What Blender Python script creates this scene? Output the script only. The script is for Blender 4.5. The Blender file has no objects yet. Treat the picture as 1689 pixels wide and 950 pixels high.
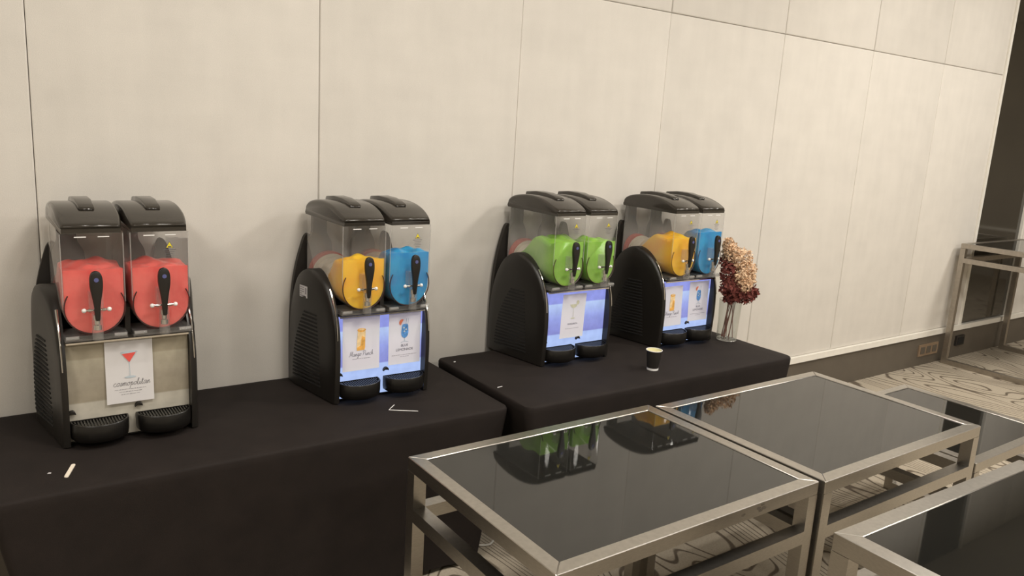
import bpy, bmesh, math, random
from mathutils import Vector, Matrix
random.seed(7)
scene = bpy.context.scene
C = scene.collection
PI = math.pi

# ------------------------------------------------------------------ camera
IMG_W = 1689.0
FPX, YAW, PITCH, ROLL = 1283.0, 0.62268, 0.2055, 0.0604
DIST, CAM_Z = 3.27, 1.854
cd = bpy.data.cameras.new('camera'); cam = bpy.data.objects.new('camera', cd); C.objects.link(cam)
fwd = Vector((math.sin(YAW)*math.cos(PITCH), math.cos(YAW)*math.cos(PITCH), -math.sin(PITCH)))
rt0 = Vector((math.cos(YAW), -math.sin(YAW), 0)); up0 = rt0.cross(fwd)
rt = math.cos(ROLL)*rt0 + math.sin(ROLL)*up0
up = -math.sin(ROLL)*rt0 + math.cos(ROLL)*up0
M = Matrix.Identity(4)
for i in range(3):
    M[i][0], M[i][1], M[i][2] = rt[i], up[i], -fwd[i]
M[0][3], M[1][3], M[2][3] = 0.0, -DIST, CAM_Z
cam.matrix_world = M
cd.sensor_width = 36.0; cd.lens = FPX/IMG_W*36.0; cd.clip_start = 0.02; cd.clip_end = 100
scene.camera = cam
scene.view_settings.view_transform = 'Standard'; scene.view_settings.look = 'None'
scene.view_settings.gamma = 1.0; scene.view_settings.use_curve_mapping = False
scene.view_settings.exposure = -0.20
try:
    scene.cycles.transparent_max_bounces = 24
except Exception: pass

# ------------------------------------------------------------------ world, added fill lamps and downlights
wd = bpy.data.worlds.new('world'); scene.world = wd; wd.use_nodes = True
wd.node_tree.nodes['Background'].inputs[0].default_value = (1.0, 0.93, 0.82, 1)
wd.node_tree.nodes['Background'].inputs[1].default_value = 0.05
CEIL = 3.8
def area(name, loc, size, power, col=(1.0, 0.948, 0.872), shape='DISK', size_y=None):
    l = bpy.data.lights.new(name, 'AREA'); l.shape = shape; l.size = size
    if size_y: l.size_y = size_y
    l.energy = power; l.color = col
    o = bpy.data.objects.new(name, l); C.objects.link(o); o.location = loc
    return o
FILL_LAMPS = [(-1.6, -2.6), (1.6, -2.6), (4.8, -2.6), (8.2, -2.6), (-1.6, -5.6), (1.6, -5.6), (4.8, -5.6), (8.2, -5.6)]  # unseen ceiling lamps, added as broad soft light for the room
for lx, ly in FILL_LAMPS:
    area('fill_lamp_light', (lx, ly, CEIL-0.035), 0.85, 60+(24 if lx > 4 else 0))
for lx, ly in [(0.35, -1.55), (1.05, -1.55), (2.75, -1.55), (3.45, -1.55), (5.4, -1.2), (7.0, -1.2)]:
    area('downlight_light', (lx, ly, CEIL-0.035), 0.13, 11 if lx < 5 else 20)

# ------------------------------------------------------------------ materials
def mat(name, col, rough=0.5, metal=0.0, spec=0.5, noise=None, bump=None, emit=None, coat=0.0):
    m = bpy.data.materials.new(name); m.use_nodes = True
    nt = m.node_tree; b = nt.nodes['Principled BSDF']
    b.inputs['Base Color'].default_value = (*col, 1); b.inputs['Roughness'].default_value = rough
    b.inputs['Metallic'].default_value = metal; b.inputs['Specular IOR Level'].default_value = spec
    b.inputs['Coat Weight'].default_value = coat
    if emit:
        b.inputs['Emission Color'].default_value = (*emit[0], 1); b.inputs['Emission Strength'].default_value = emit[1]
    if noise or bump:
        tc = nt.nodes.new('ShaderNodeTexCoord'); mp = nt.nodes.new('ShaderNodeMapping')
        nt.links.new(tc.outputs['Object'], mp.inputs['Vector'])
        n = nt.nodes.new('ShaderNodeTexNoise'); nt.links.new(mp.outputs[0], n.inputs['Vector'])
        sc = (noise or bump)
        mp.inputs['Scale'].default_value = sc[2] if len(sc) > 2 else (1, 1, 1)
        n.inputs['Scale'].default_value = sc[0]; n.inputs['Detail'].default_value = 4
        if noise:
            mr = nt.nodes.new('ShaderNodeMapRange'); nt.links.new(n.outputs['Fac'], mr.inputs['Value'])
            mr.inputs['From Min'].default_value = 0.3; mr.inputs['From Max'].default_value = 0.7
            mr.inputs['To Min'].default_value = 1-noise[1]; mr.inputs['To Max'].default_value = 1+noise[1]
            mx = nt.nodes.new('ShaderNodeVectorMath'); mx.operation = 'SCALE'; mx.inputs[0].default_value = col
            nt.links.new(mr.outputs[0], mx.inputs['Scale']); nt.links.new(mx.outputs[0], b.inputs['Base Color'])
        if bump:
            bp = nt.nodes.new('ShaderNodeBump'); bp.inputs['Strength'].default_value = bump[1]; bp.inputs['Distance'].default_value = 0.004
            n2 = nt.nodes.new('ShaderNodeTexNoise'); nt.links.new(tc.outputs['Object'], n2.inputs['Vector'])
            n2.inputs['Scale'].default_value = bump[0]; n2.inputs['Detail'].default_value = 3
            nt.links.new(n2.outputs['Fac'], bp.inputs['Height']); nt.links.new(bp.outputs[0], b.inputs['Normal'])
    return m

def clear_mat(name, tint=(0.93, 0.93, 0.93), haze=0.06, ior=1.4, rough=0.04, hazecol=(0.8, 0.78, 0.75), frost=0.0):
    m = bpy.data.materials.new(name); m.use_nodes = True; nt = m.node_tree
    for n in list(nt.nodes): nt.nodes.remove(n)
    out = nt.nodes.new('ShaderNodeOutputMaterial')
    tr = nt.nodes.new('ShaderNodeBsdfTransparent'); tr.inputs[0].default_value = (*tint, 1)
    di = nt.nodes.new('ShaderNodeBsdfDiffuse'); di.inputs[0].default_value = (*hazecol, 1)
    gl = nt.nodes.new('ShaderNodeBsdfGlossy'); gl.inputs['Roughness'].default_value = rough
    gl.inputs[0].default_value = (1, 1, 1, 1)
    m1 = nt.nodes.new('ShaderNodeMixShader'); m1.inputs[0].default_value = haze
    nt.links.new(tr.outputs[0], m1.inputs[1]); nt.links.new(di.outputs[0], m1.inputs[2])
    if frost:        # condensation on the wall around the level of the ice
        tc = nt.nodes.new('ShaderNodeTexCoord'); sp = nt.nodes.new('ShaderNodeSeparateXYZ'); nt.links.new(tc.outputs['Object'], sp.inputs[0])
        nz = nt.nodes.new('ShaderNodeTexNoise'); nz.inputs['Scale'].default_value = 9; nt.links.new(tc.outputs['Object'], nz.inputs['Vector'])
        ad = nt.nodes.new('ShaderNodeMath'); ad.operation = 'MULTIPLY_ADD'; nt.links.new(nz.outputs['Fac'], ad.inputs[0]); ad.inputs[1].default_value = 0.12; nt.links.new(sp.outputs['Z'], ad.inputs[2])
        r1 = nt.nodes.new('ShaderNodeMapRange'); r1.interpolation_type = 'SMOOTHSTEP'; nt.links.new(ad.outputs[0], r1.inputs[0])
        r1.inputs[1].default_value = 0.76; r1.inputs[2].default_value = 0.63; r1.inputs[3].default_value = haze; r1.inputs[4].default_value = haze+frost
        r2 = nt.nodes.new('ShaderNodeMapRange'); r2.interpolation_type = 'SMOOTHSTEP'; nt.links.new(sp.outputs['Y'], r2.inputs[0])
        r2.inputs[1].default_value = -0.03; r2.inputs[2].default_value = 0.06; r2.inputs[3].default_value = 0.28; r2.inputs[4].default_value = 1.0
        mu = nt.nodes.new('ShaderNodeMath'); mu.operation = 'MULTIPLY'; nt.links.new(r1.outputs[0], mu.inputs[0]); nt.links.new(r2.outputs[0], mu.inputs[1])
        nt.links.new(mu.outputs[0], m1.inputs[0])
    fr = nt.nodes.new('ShaderNodeFresnel'); ge = nt.nodes.new('ShaderNodeNewGeometry'); mr = nt.nodes.new('ShaderNodeMapRange')
    mr.inputs[3].default_value = ior; mr.inputs[4].default_value = 1.0/ior      # same reflectance seen from inside and outside the wall
    nt.links.new(ge.outputs['Backfacing'], mr.inputs[0]); nt.links.new(mr.outputs[0], fr.inputs[0])
    m2 = nt.nodes.new('ShaderNodeMixShader')
    nt.links.new(fr.outputs[0], m2.inputs[0]); nt.links.new(m1.outputs[0], m2.inputs[1]); nt.links.new(gl.outputs[0], m2.inputs[2])
    nt.links.new(m2.outputs[0], out.inputs[0])
    return m

def carpet_mat():
    m = bpy.data.materials.new('carpet'); m.use_nodes = True; nt = m.node_tree; b = nt.nodes['Principled BSDF']
    b.inputs['Roughness'].default_value = 0.95; b.inputs['Specular IOR Level'].default_value = 0.1
    tc = nt.nodes.new('ShaderNodeTexCoord'); mp = nt.nodes.new('ShaderNodeMapping')
    mp.inputs['Scale'].default_value = (1.9, 0.55, 1.0)
    nt.links.new(tc.outputs['Object'], mp.inputs['Vector'])
    n = nt.nodes.new('ShaderNodeTexNoise'); n.inputs['Scale'].default_value = 1.25; n.inputs['Detail'].default_value = 0.7
    n.inputs['Roughness'].default_value = 0.4
    nt.links.new(mp.outputs[0], n.inputs['Vector'])
    def math_(op, a, v):
        k = nt.nodes.new('ShaderNodeMath'); k.operation = op; nt.links.new(a, k.inputs[0])
        if v is not None: k.inputs[1].default_value = v
        return k.outputs[0]
    f = math_('MULTIPLY', n.outputs['Fac'], 28.0)
    f = math_('FRACT', f, None); f = math_('SUBTRACT', f, 0.5); f = math_('ABSOLUTE', f, None)
    n3 = nt.nodes.new('ShaderNodeTexNoise'); n3.inputs['Scale'].default_value = 4.0
    nt.links.new(tc.outputs['Object'], n3.inputs['Vector'])
    add = nt.nodes.new('ShaderNodeMath'); add.operation = 'MULTIPLY_ADD'
    nt.links.new(n3.outputs['Fac'], add.inputs[0]); add.inputs[1].default_value = -0.12; nt.links.new(f, add.inputs[2])
    r = nt.nodes.new('ShaderNodeValToRGB')
    r.color_ramp.elements[0].position = 0.0; r.color_ramp.elements[0].color = (0.125, 0.10, 0.075, 1)
    r.color_ramp.elements[1].position = 0.075; r.color_ramp.elements[1].color = (0.385, 0.335, 0.262, 1)
    nt.links.new(add.outputs[0], r.inputs[0])
    nf = nt.nodes.new('ShaderNodeTexNoise'); nf.inputs['Scale'].default_value = 120; nt.links.new(tc.outputs['Object'], nf.inputs['Vector'])
    mr = nt.nodes.new('ShaderNodeMapRange'); nt.links.new(nf.outputs['Fac'], mr.inputs[0]); mr.inputs[3].default_value = 0.75; mr.inputs[4].default_value = 1.2
    mx = nt.nodes.new('ShaderNodeVectorMath'); mx.operation = 'SCALE'
    nt.links.new(r.outputs[0], mx.inputs[0]); nt.links.new(mr.outputs[0], mx.inputs['Scale'])
    nt.links.new(mx.outputs[0], b.inputs['Base Color'])
    bp = nt.nodes.new('ShaderNodeBump'); bp.inputs['Strength'].default_value = 0.3; bp.inputs['Distance'].default_value = 0.004
    nt.links.new(nf.outputs['Fac'], bp.inputs['Height']); nt.links.new(bp.outputs[0], b.inputs['Normal'])
    return m

def fabric_mat():
    m = bpy.data.materials.new('wall_fabric'); m.use_nodes = True; nt = m.node_tree; b = nt.nodes['Principled BSDF']
    b.inputs['Roughness'].default_value = 0.85; b.inputs['Specular IOR Level'].default_value = 0.15
    b.inputs['Sheen Weight'].default_value = 0.1
    tc = nt.nodes.new('ShaderNodeTexCoord')
    geo = nt.nodes.new('ShaderNodeNewGeometry')
    def noise(scale, vec, det=3):
        mp = nt.nodes.new('ShaderNodeMapping'); mp.inputs['Scale'].default_value = vec
        nt.links.new(geo.outputs['Position'], mp.inputs[0])
        n = nt.nodes.new('ShaderNodeTexNoise'); n.inputs['Scale'].default_value = scale; n.inputs['Detail'].default_value = det
        nt.links.new(mp.outputs[0], n.inputs['Vector']); return n.outputs['Fac']
    def rng(a, lo, hi):
        mr = nt.nodes.new('ShaderNodeMapRange'); nt.links.new(a, mr.inputs[0]); mr.inputs[1].default_value = 0.25; mr.inputs[2].default_value = 0.75
        mr.inputs[3].default_value = lo; mr.inputs[4].default_value = hi; return mr.outputs[0]
    a = rng(noise(14, (1, 1, 0.12)), 0.975, 1.02); h = rng(noise(14, (0.12, 1, 1)), 0.985, 1.012); k = rng(noise(5.0, (1, 1, 1), 6), 0.955, 1.04)
    fine = noise(320, (1, 1, 1), 2)
    def mul(x, y):
        q = nt.nodes.new('ShaderNodeMath'); q.operation = 'MULTIPLY'; nt.links.new(x, q.inputs[0]); nt.links.new(y, q.inputs[1]); return q.outputs[0]
    s = mul(mul(a, h), mul(k, rng(fine, 0.95, 1.05)))
    oi = nt.nodes.new('ShaderNodeObjectInfo')
    s = mul(s, rng(oi.outputs['Random'], 0.985, 1.015))
    mx = nt.nodes.new('ShaderNodeVectorMath'); mx.operation = 'SCALE'; mx.inputs[0].default_value = (0.665, 0.63, 0.575)
    nt.links.new(s, mx.inputs['Scale']); nt.links.new(mx.outputs[0], b.inputs['Base Color'])
    bp = nt.nodes.new('ShaderNodeBump'); bp.inputs['Strength'].default_value = 0.15; bp.inputs['Distance'].default_value = 0.002
    nt.links.new(fine, bp.inputs['Height']); nt.links.new(bp.outputs[0], b.inputs['Normal'])
    return m

def panel_mat(name, lit):
    # picture panel: three horizontal bands of an icy landscape; the lit ones are backlit
    m = bpy.data.materials.new(name); m.use_nodes = True; nt = m.node_tree; b = nt.nodes['Principled BSDF']
    tc = nt.nodes.new('ShaderNodeTexCoord'); sp = nt.nodes.new('ShaderNodeSeparateXYZ'); nt.links.new(tc.outputs['Object'], sp.inputs[0])
    mr = nt.nodes.new('ShaderNodeMapRange'); nt.links.new(sp.outputs['Z'], mr.inputs[0]); mr.inputs[1].default_value = 0.0; mr.inputs[2].default_value = 0.37
    n = nt.nodes.new('ShaderNodeTexNoise'); n.inputs['Scale'].default_value = 22; n.inputs['Detail'].default_value = 5; nt.links.new(tc.outputs['Object'], n.inputs['Vector'])
    r = nt.nodes.new('ShaderNodeValToRGB'); el = r.color_ramp.elements
    if lit:
        stops = [(0.0, (0.47, 0.62, 1.0)), (0.385, (0.45, 0.59, 1.0)), (0.40, (0.25, 0.27, 0.68)), (0.60, (0.32, 0.38, 0.85)), (0.80, (0.50, 0.65, 1.0)), (0.815, (0.29, 0.33, 0.84)), (1.0, (0.31, 0.36, 0.88))]
    else:
        stops = [(0.0, (0.52, 0.49, 0.42)), (0.385, (0.50, 0.47, 0.40)), (0.40, (0.33, 0.29, 0.22)), (0.60, (0.36, 0.32, 0.25)), (0.80, (0.44, 0.40, 0.31)), (0.815, (0.35, 0.31, 0.23)), (1.0, (0.35, 0.31, 0.23))]
    el[0].position, el[0].color = stops[0][0], (*stops[0][1], 1); el[1].position, el[1].color = stops[-1][0], (*stops[-1][1], 1)
    for p, c in stops[1:-1]:
        e = el.new(p); e.color = (*c, 1)
    nt.links.new(mr.outputs[0], r.inputs[0])
    mr2 = nt.nodes.new('ShaderNodeMapRange'); nt.links.new(n.outputs['Fac'], mr2.inputs[0]); mr2.inputs[1].default_value = 0.3; mr2.inputs[2].default_value = 0.7
    mr2.inputs[3].default_value = 0.88; mr2.inputs[4].default_value = 1.1
    mx = nt.nodes.new('ShaderNodeVectorMath'); mx.operation = 'SCALE'; nt.links.new(r.outputs[0], mx.inputs[0]); nt.links.new(mr2.outputs[0], mx.inputs['Scale'])
    if not lit: nt.links.new(mx.outputs[0], b.inputs['Base Color'])
    b.inputs['Roughness'].default_value = 0.25 if lit else 0.13
    if lit:
        nt.links.new(mx.outputs[0], b.inputs['Emission Color']); b.inputs['Emission Strength'].default_value = 1.0
        b.inputs['Base Color'].default_value = (0.04, 0.04, 0.05, 1)
    return m

def slush_mat(name, col, deep):
    m = bpy.data.materials.new(name); m.use_nodes = True; nt = m.node_tree; b = nt.nodes['Principled BSDF']
    tc = nt.nodes.new('ShaderNodeTexCoord'); n = nt.nodes.new('ShaderNodeTexNoise'); n.inputs['Scale'].default_value = 14; n.inputs['Detail'].default_value = 4
    nt.links.new(tc.outputs['Object'], n.inputs['Vector'])
    r = nt.nodes.new('ShaderNodeValToRGB'); r.color_ramp.elements[0].color = (*deep, 1); r.color_ramp.elements[1].color = (*col, 1)
    r.color_ramp.elements[0].position = 0.35; r.color_ramp.elements[1].position = 0.62
    nt.links.new(n.outputs['Fac'], r.inputs[0]); nt.links.new(r.outputs[0], b.inputs['Base Color'])
    b.inputs['Roughness'].default_value = 0.3
    b.inputs['Subsurface Weight'].default_value = 0.35; b.inputs['Subsurface Scale'].default_value = 0.04
    b.inputs['Subsurface Radius'].default_value = tuple(max(0.05, c) for c in col)
    n2 = nt.nodes.new('ShaderNodeTexNoise'); n2.inputs['Scale'].default_value = 90; nt.links.new(tc.outputs['Object'], n2.inputs['Vector'])
    bp = nt.nodes.new('ShaderNodeBump'); bp.inputs['Strength'].default_value = 0.25; bp.inputs['Distance'].default_value = 0.003
    nt.links.new(n2.outputs['Fac'], bp.inputs['Height']); nt.links.new(bp.outputs[0], b.inputs['Normal'])
    return m

MAT = dict(
    fabric=fabric_mat(), carpet=carpet_mat(),
    plaster=mat('plaster', (0.62, 0.58, 0.50), 0.9, noise=(3, 0.03)),
    taupe_wall=mat('taupe_wall', (0.30, 0.265, 0.215), 0.8, noise=(3, 0.05)),
    ceiling=mat('ceiling_paint', (0.42, 0.39, 0.34), 0.9, noise=(2, 0.03)),
    white_trim=mat('white_trim', (0.80, 0.77, 0.70), 0.35, noise=(20, 0.03)),
    base_taupe=mat('taupe_skirting', (0.105, 0.088, 0.068), 0.45, noise=(6, 0.08)),
    dark_mirror=mat('dark_mirror', (0.035, 0.030, 0.022), 0.06, spec=0.9, noise=(2, 0.1)),
    black_glass=mat('black_glass', (0.010, 0.010, 0.009), 0.03, spec=0.62, noise=(3, 0.05)),
    steel=mat('brushed_steel', (0.50, 0.475, 0.435), 0.30, metal=1.0, noise=(60, 0.07, (1, 1, 6))),
    steel_dark=mat('dull_steel', (0.45, 0.41, 0.36), 0.4, metal=1.0, noise=(40, 0.08)),
    cloth=mat('black_stretch_cloth', (0.0165, 0.0120, 0.0102), 0.8, spec=0.25, noise=(9, 0.15), bump=(500, 0.15)),
    black=mat('black_plastic', (0.014, 0.012, 0.010), 0.36, noise=(30, 0.06)),
    black_matte=mat('black_matte_plastic', (0.018, 0.015, 0.012), 0.55, noise=(30, 0.06)),
    tray=mat('tray_black', (0.008, 0.007, 0.006), 0.3, noise=(30, 0.06)),
    lid=mat('smoky_lid_plastic', (0.038, 0.033, 0.027), 0.13, noise=(20, 0.05)),
    slot=mat('slot_black', (0.004, 0.0035, 0.003), 0.8, noise=(20, 0.05)),
    chrome=mat('chrome', (0.8, 0.78, 0.75), 0.12, metal=1.0, noise=(20, 0.02)),
    white_plastic=mat('white_plastic', (0.85, 0.84, 0.82), 0.3, noise=(20, 0.02)),
    drum=mat('cream_drum', (0.68, 0.60, 0.48), 0.35, noise=(20, 0.05)),
    red=mat('red_gasket', (0.50, 0.075, 0.045), 0.4, noise=(20, 0.05)),
    tank=clear_mat('clear_tank', (0.965, 0.965, 0.965), 0.085, frost=0.15),
    frosted=clear_mat('frosted_clear', (0.9, 0.9, 0.9), 0.22),
    tap_clear=clear_mat('tap_clear', (0.92, 0.92, 0.92), 0.10, ior=1.5),
    glass=clear_mat('vase_glass', (0.95, 0.96, 0.95), 0.03, ior=1.5, rough=0.01),
    seal=mat('dark_seal', (0.05, 0.02, 0.018), 0.4, noise=(20, 0.05)),
    ink=mat('dark_ink', (0.12, 0.11, 0.12), 0.7, noise=(30, 0.05)),
    ink_soft=mat('grey_ink', (0.36, 0.34, 0.36), 0.7, noise=(30, 0.05)),
    ink_red=mat('red_ink', (0.80, 0.10, 0.08), 0.6, noise=(30, 0.1)),
    ink_glass=mat('pale_glass_ink', (0.50, 0.58, 0.64), 0.6, noise=(30, 0.1)),
    ink_orange=mat('orange_ink', (0.85, 0.45, 0.10), 0.6, noise=(60, 0.25)),
    ink_peach=mat('peach_ink', (0.88, 0.66, 0.36), 0.6, noise=(60, 0.15)),
    ink_blue=mat('blue_ink', (0.10, 0.30, 0.68), 0.6, noise=(90, 0.35)),
    ink_coral=mat('coral_ink', (0.75, 0.22, 0.12), 0.6, noise=(60, 0.2)),
    ink_olive=mat('pale_olive_ink', (0.62, 0.62, 0.47), 0.6, noise=(60, 0.15)),
    yellow=mat('warning_yellow', (0.80, 0.66, 0.03), 0.5, noise=(60, 0.05)),
    emblem=mat('emblem_blue', (0.10, 0.11, 0.27), 0.3, noise=(60, 0.1)),
    panel_on=panel_mat('lit_panel', True), panel_off=panel_mat('unlit_panel', False),
    pink=slush_mat('pink_slush', (0.88, 0.15, 0.125), (0.80, 0.10, 0.085)),
    orange=slush_mat('orange_slush', (1.0, 0.58, 0.012), (0.98, 0.48, 0.006)),
    blue=slush_mat('blue_slush', (0.008, 0.36, 0.70), (0.005, 0.26, 0.60)),
    green=slush_mat('green_slush', (0.32, 0.62, 0.07), (0.24, 0.52, 0.04)),
    cup_in=mat('cream_paper', (0.85, 0.80, 0.50), 0.6, noise=(30, 0.03)),
    wood=mat('pale_wood', (0.84, 0.76, 0.63), 0.6, noise=(60, 0.06)),
    stem=mat('dry_stem', (0.20, 0.065, 0.04), 0.7, noise=(60, 0.2)),
    bloom_beige=mat('beige_bloom', (0.76, 0.54, 0.35), 0.85, noise=(40, 0.25)),
    bloom_wine=mat('wine_bloom', (0.17, 0.040, 0.030), 0.8, noise=(40, 0.3)),
    tan_plate=mat('tan_plate', (0.23, 0.16, 0.10), 0.5, noise=(20, 0.1)),
    lamp=mat('fill_lamp_diffuser', (0.9, 0.88, 0.8), 0.5, noise=(10, 0.02), emit=((1.0, 0.89, 0.74), 3.0)),
    rubber=mat('white_cable', (0.62, 0.60, 0.55), 0.5, noise=(30, 0.04)),
)

def paper_mat():
    m = mat('white_paper', (0.93, 0.915, 0.93), 0.6, noise=(8, 0.015)); nt = m.node_tree; b = nt.nodes['Principled BSDF']
    tl = nt.nodes.new('ShaderNodeBsdfTranslucent'); tl.inputs[0].default_value = (0.95, 0.93, 0.90, 1)
    mx = nt.nodes.new('ShaderNodeMixShader'); mx.inputs[0].default_value = 0.36
    nt.links.new(b.outputs[0], mx.inputs[1]); nt.links.new(tl.outputs[0], mx.inputs[2])
    nt.links.new(mx.outputs[0], nt.nodes['Material Output'].inputs[0])
    return m
MAT['paper'] = paper_mat()

# ------------------------------------------------------------------ mesh helpers
def finish(name, bm, mats, parent=None, smooth=False, angle=35, loc=None):
    me = bpy.data.meshes.new(name); bm.normal_update(); bm.to_mesh(me); bm.free()
    return link(name, me, mats, parent, smooth, angle, loc)
def link(name, me, mats, parent=None, smooth=False, angle=35, loc=None):
    if isinstance(mats, str): mats = [mats]
    for k in mats: me.materials.append(MAT[k])
    if smooth:
        for p in me.polygons: p.use_smooth = True
        try: me.set_sharp_from_angle(angle=math.radians(angle))
        except Exception: pass
    o = bpy.data.objects.new(name, me); C.objects.link(o)
    if parent: o.parent = parent
    if loc: o.location = loc
    return o
def box(bm, x0, x1, y0, y1, z0, z1, mi=0):
    v = [bm.verts.new(p) for p in ((x0,y0,z0),(x1,y0,z0),(x1,y1,z0),(x0,y1,z0),(x0,y0,z1),(x1,y0,z1),(x1,y1,z1),(x0,y1,z1))]
    fs = [(0,3,2,1),(4,5,6,7),(0,1,5,4),(1,2,6,5),(2,3,7,6),(3,0,4,7)]
    out = []
    for f in fs:
        g = bm.faces.new([v[i] for i in f]); g.material_index = mi; out.append(g)
    return v, out
def bev(bm, w, seg=2, ang=30):
    es = [e for e in bm.edges if len(e.link_faces) == 2 and e.calc_face_angle(0) > math.radians(ang)]
    bmesh.ops.bevel(bm, geom=es, offset=w, segments=seg, affect='EDGES', profile=0.5, clamp_overlap=True)
def bbox(name, x0, x1, y0, y1, z0, z1, m, parent=None, w=0.0, seg=2, smooth=True):
    bm = bmesh.new(); box(bm, x0, x1, y0, y1, z0, z1)
    if w: bev(bm, w, seg)
    return finish(name, bm, m, parent, smooth and w > 0)
def prism(bm, pts, axis, a0, a1, mi=0):
    """extrude a closed 2D outline along an axis; pts are the two other coordinates in xyz order"""
    def P(p, a):
        if axis == 0: return (a, p[0], p[1])
        if axis == 1: return (p[0], a, p[1])
        return (p[0], p[1], a)
    A = [bm.verts.new(P(p, a0)) for p in pts]; B = [bm.verts.new(P(p, a1)) for p in pts]
    n = len(pts); fs = []
    fs.append(bm.faces.new(A)); fs.append(bm.faces.new(B[::-1]))
    for i in range(n):
        j = (i+1) % n; fs.append(bm.faces.new((A[j], A[i], B[i], B[j])))
    for f in fs: f.material_index = mi
    bmesh.ops.recalc_face_normals(bm, faces=fs)
    return fs
def lathe(bm, prof, n=24, c=(0,0,0), axis=2, cap0=True, cap1=True, mi=0):
    rings = []
    for r, h in prof:
        ring = []
        for k in range(n):
            a = 2*PI*k/n; u, v = r*math.cos(a), r*math.sin(a)
            p = (u, v, h) if axis == 2 else ((u, h, v) if axis == 1 else (h, u, v))
            ring.append(bm.verts.new((c[0]+p[0], c[1]+p[1], c[2]+p[2])))
        rings.append(ring)
    fs = []
    for A, B in zip(rings, rings[1:]):
        for k in range(n):
            j = (k+1) % n; fs.append(bm.faces.new((A[k], A[j], B[j], B[k])))
    if cap0: fs.append(bm.faces.new(rings[0][::-1]))
    if cap1: fs.append(bm.faces.new(rings[-1]))
    for f in fs: f.material_index = mi
    bmesh.ops.recalc_face_normals(bm, faces=fs)
    return fs
def tube(bm, pts, r, n=8, mi=0, r1=None):
    pts = [Vector(p) for p in pts]; rings = []; prev = None
    for i, p in enumerate(pts):
        d = (pts[min(i+1, len(pts)-1)] - pts[max(i-1, 0)]).normalized()
        if prev is None:
            a = d.orthogonal().normalized()
        else:
            a = (prev - d*prev.dot(d)).normalized()
        prev = a; b = d.cross(a)
        t = i/max(1, len(pts)-1); rr = r if r1 is None else r+(r1-r)*t
        rings.append([bm.verts.new(p + rr*(math.cos(2*PI*k/n)*a + math.sin(2*PI*k/n)*b)) for k in range(n)])
    fs = []
    for A, B in zip(rings, rings[1:]):
        for k in range(n): fs.append(bm.faces.new((A[k], A[(k+1)%n], B[(k+1)%n], B[k])))
    fs.append(bm.faces.new(rings[0][::-1])); fs.append(bm.faces.new(rings[-1]))
    for f in fs: f.material_index = mi
    return fs
def sph(bm, c, r, n=12, mi=0, sc=(1,1,1)):
    g = bmesh.ops.create_uvsphere(bm, u_segments=n, v_segments=max(6, n//2), radius=r)
    for v in g['verts']: v.co = Vector((v.co.x*sc[0]+c[0], v.co.y*sc[1]+c[1], v.co.z*sc[2]+c[2]))
    for f in {f for v in g['verts'] for f in v.link_faces}: f.material_index = mi
def tag(o, label, cat, group=None):
    o['label'] = label; o['category'] = cat
    if group: o['group'] = group
    return o
def thing(name, label, cat, loc=(0,0,0), rotz=0.0, group=None):
    o = bpy.data.objects.new(name, None); C.objects.link(o); o.location = loc; o.rotation_euler = (0, 0, rotz)
    o.empty_display_size = 0.1
    return tag(o, label, cat, group)
def structure(o):
    o['kind'] = 'structure'; return o

# ------------------------------------------------------------------ room
X0, X1, Y0 = -4.0, 13.0, -9.0
fl = structure(bbox('floor', X0, X1, Y0, 0.06, -0.05, 0.0, 'carpet'))
structure(bbox('ceiling', X0, X1, Y0, 0.06, CEIL, CEIL+0.05, 'ceiling'))
structure(bbox('wall_left', X0-0.05, X0, Y0, 0.06, 0, CEIL, 'plaster'))
structure(bbox('wall_right', X1, X1+0.05, Y0, 0.06, 0, CEIL, 'taupe_wall'))
structure(bbox('wall_front', X0, X1, Y0-0.05, Y0, 0, CEIL, 'plaster'))
wb = structure(bbox('wall_back', X0, X1, 0.03, 0.10, 0, CEIL, 'plaster'))
TRZ0, TRZ1, JZ = 0.265, 0.311, 2.527
NX0, NX1 = 7.44, 8.33
JX = [-3.93, -2.90, -1.855, -0.815, 0.222, 1.279, 2.316, 3.337, 4.372, 5.396, 6.400, 7.405]
JX2 = [8.365, 9.38, 10.40, 11.42, 12.44, 12.98]
def panel(xa, xb, za, zb):
    g = 0.0011
    bm = bmesh.new(); box(bm, xa+g, xb-g, 0.0, 0.029, za+g, zb-g)
    es = [e for e in bm.edges if all(v.co.y < 0.001 for v in e.verts)]
    bmesh.ops.bevel(bm, geom=es, offset=0.008, segments=3, affect='EDGES', profile=0.5)
    finish('wall_panel', bm, 'fabric', wb, True, 60)
for J in (JX, JX2):
    for a, b in zip(J, J[1:]):
        panel(a, b, TRZ1, JZ); panel(a, b, JZ, CEIL)
structure(bbox('baseboard_back', X0, X1, -0.004, 0.03, 0.0, TRZ0, 'base_taupe'))
def trim(n, *a): return structure(bbox(n, *a, 'white_trim', None, 0.006, 3))
trim('trim_1', X0, X1, -0.022, 0.03, TRZ0, TRZ1)
trim('trim_2', 7.405, NX0, -0.012, 0.03, TRZ1, CEIL)
trim('trim_4', X1-0.03, X1, Y0, -0.02, 0.725, 0.765)
trim('trim_3', NX1, 8.365, -0.012, 0.03, TRZ1, CEIL)
gw = bpy.data.objects.new('window_1', None); C.objects.link(gw); structure(gw)
bbox('dark_pane', NX0, NX1, 0.012, 0.028, TRZ1, CEIL, 'dark_mirror', gw)
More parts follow.
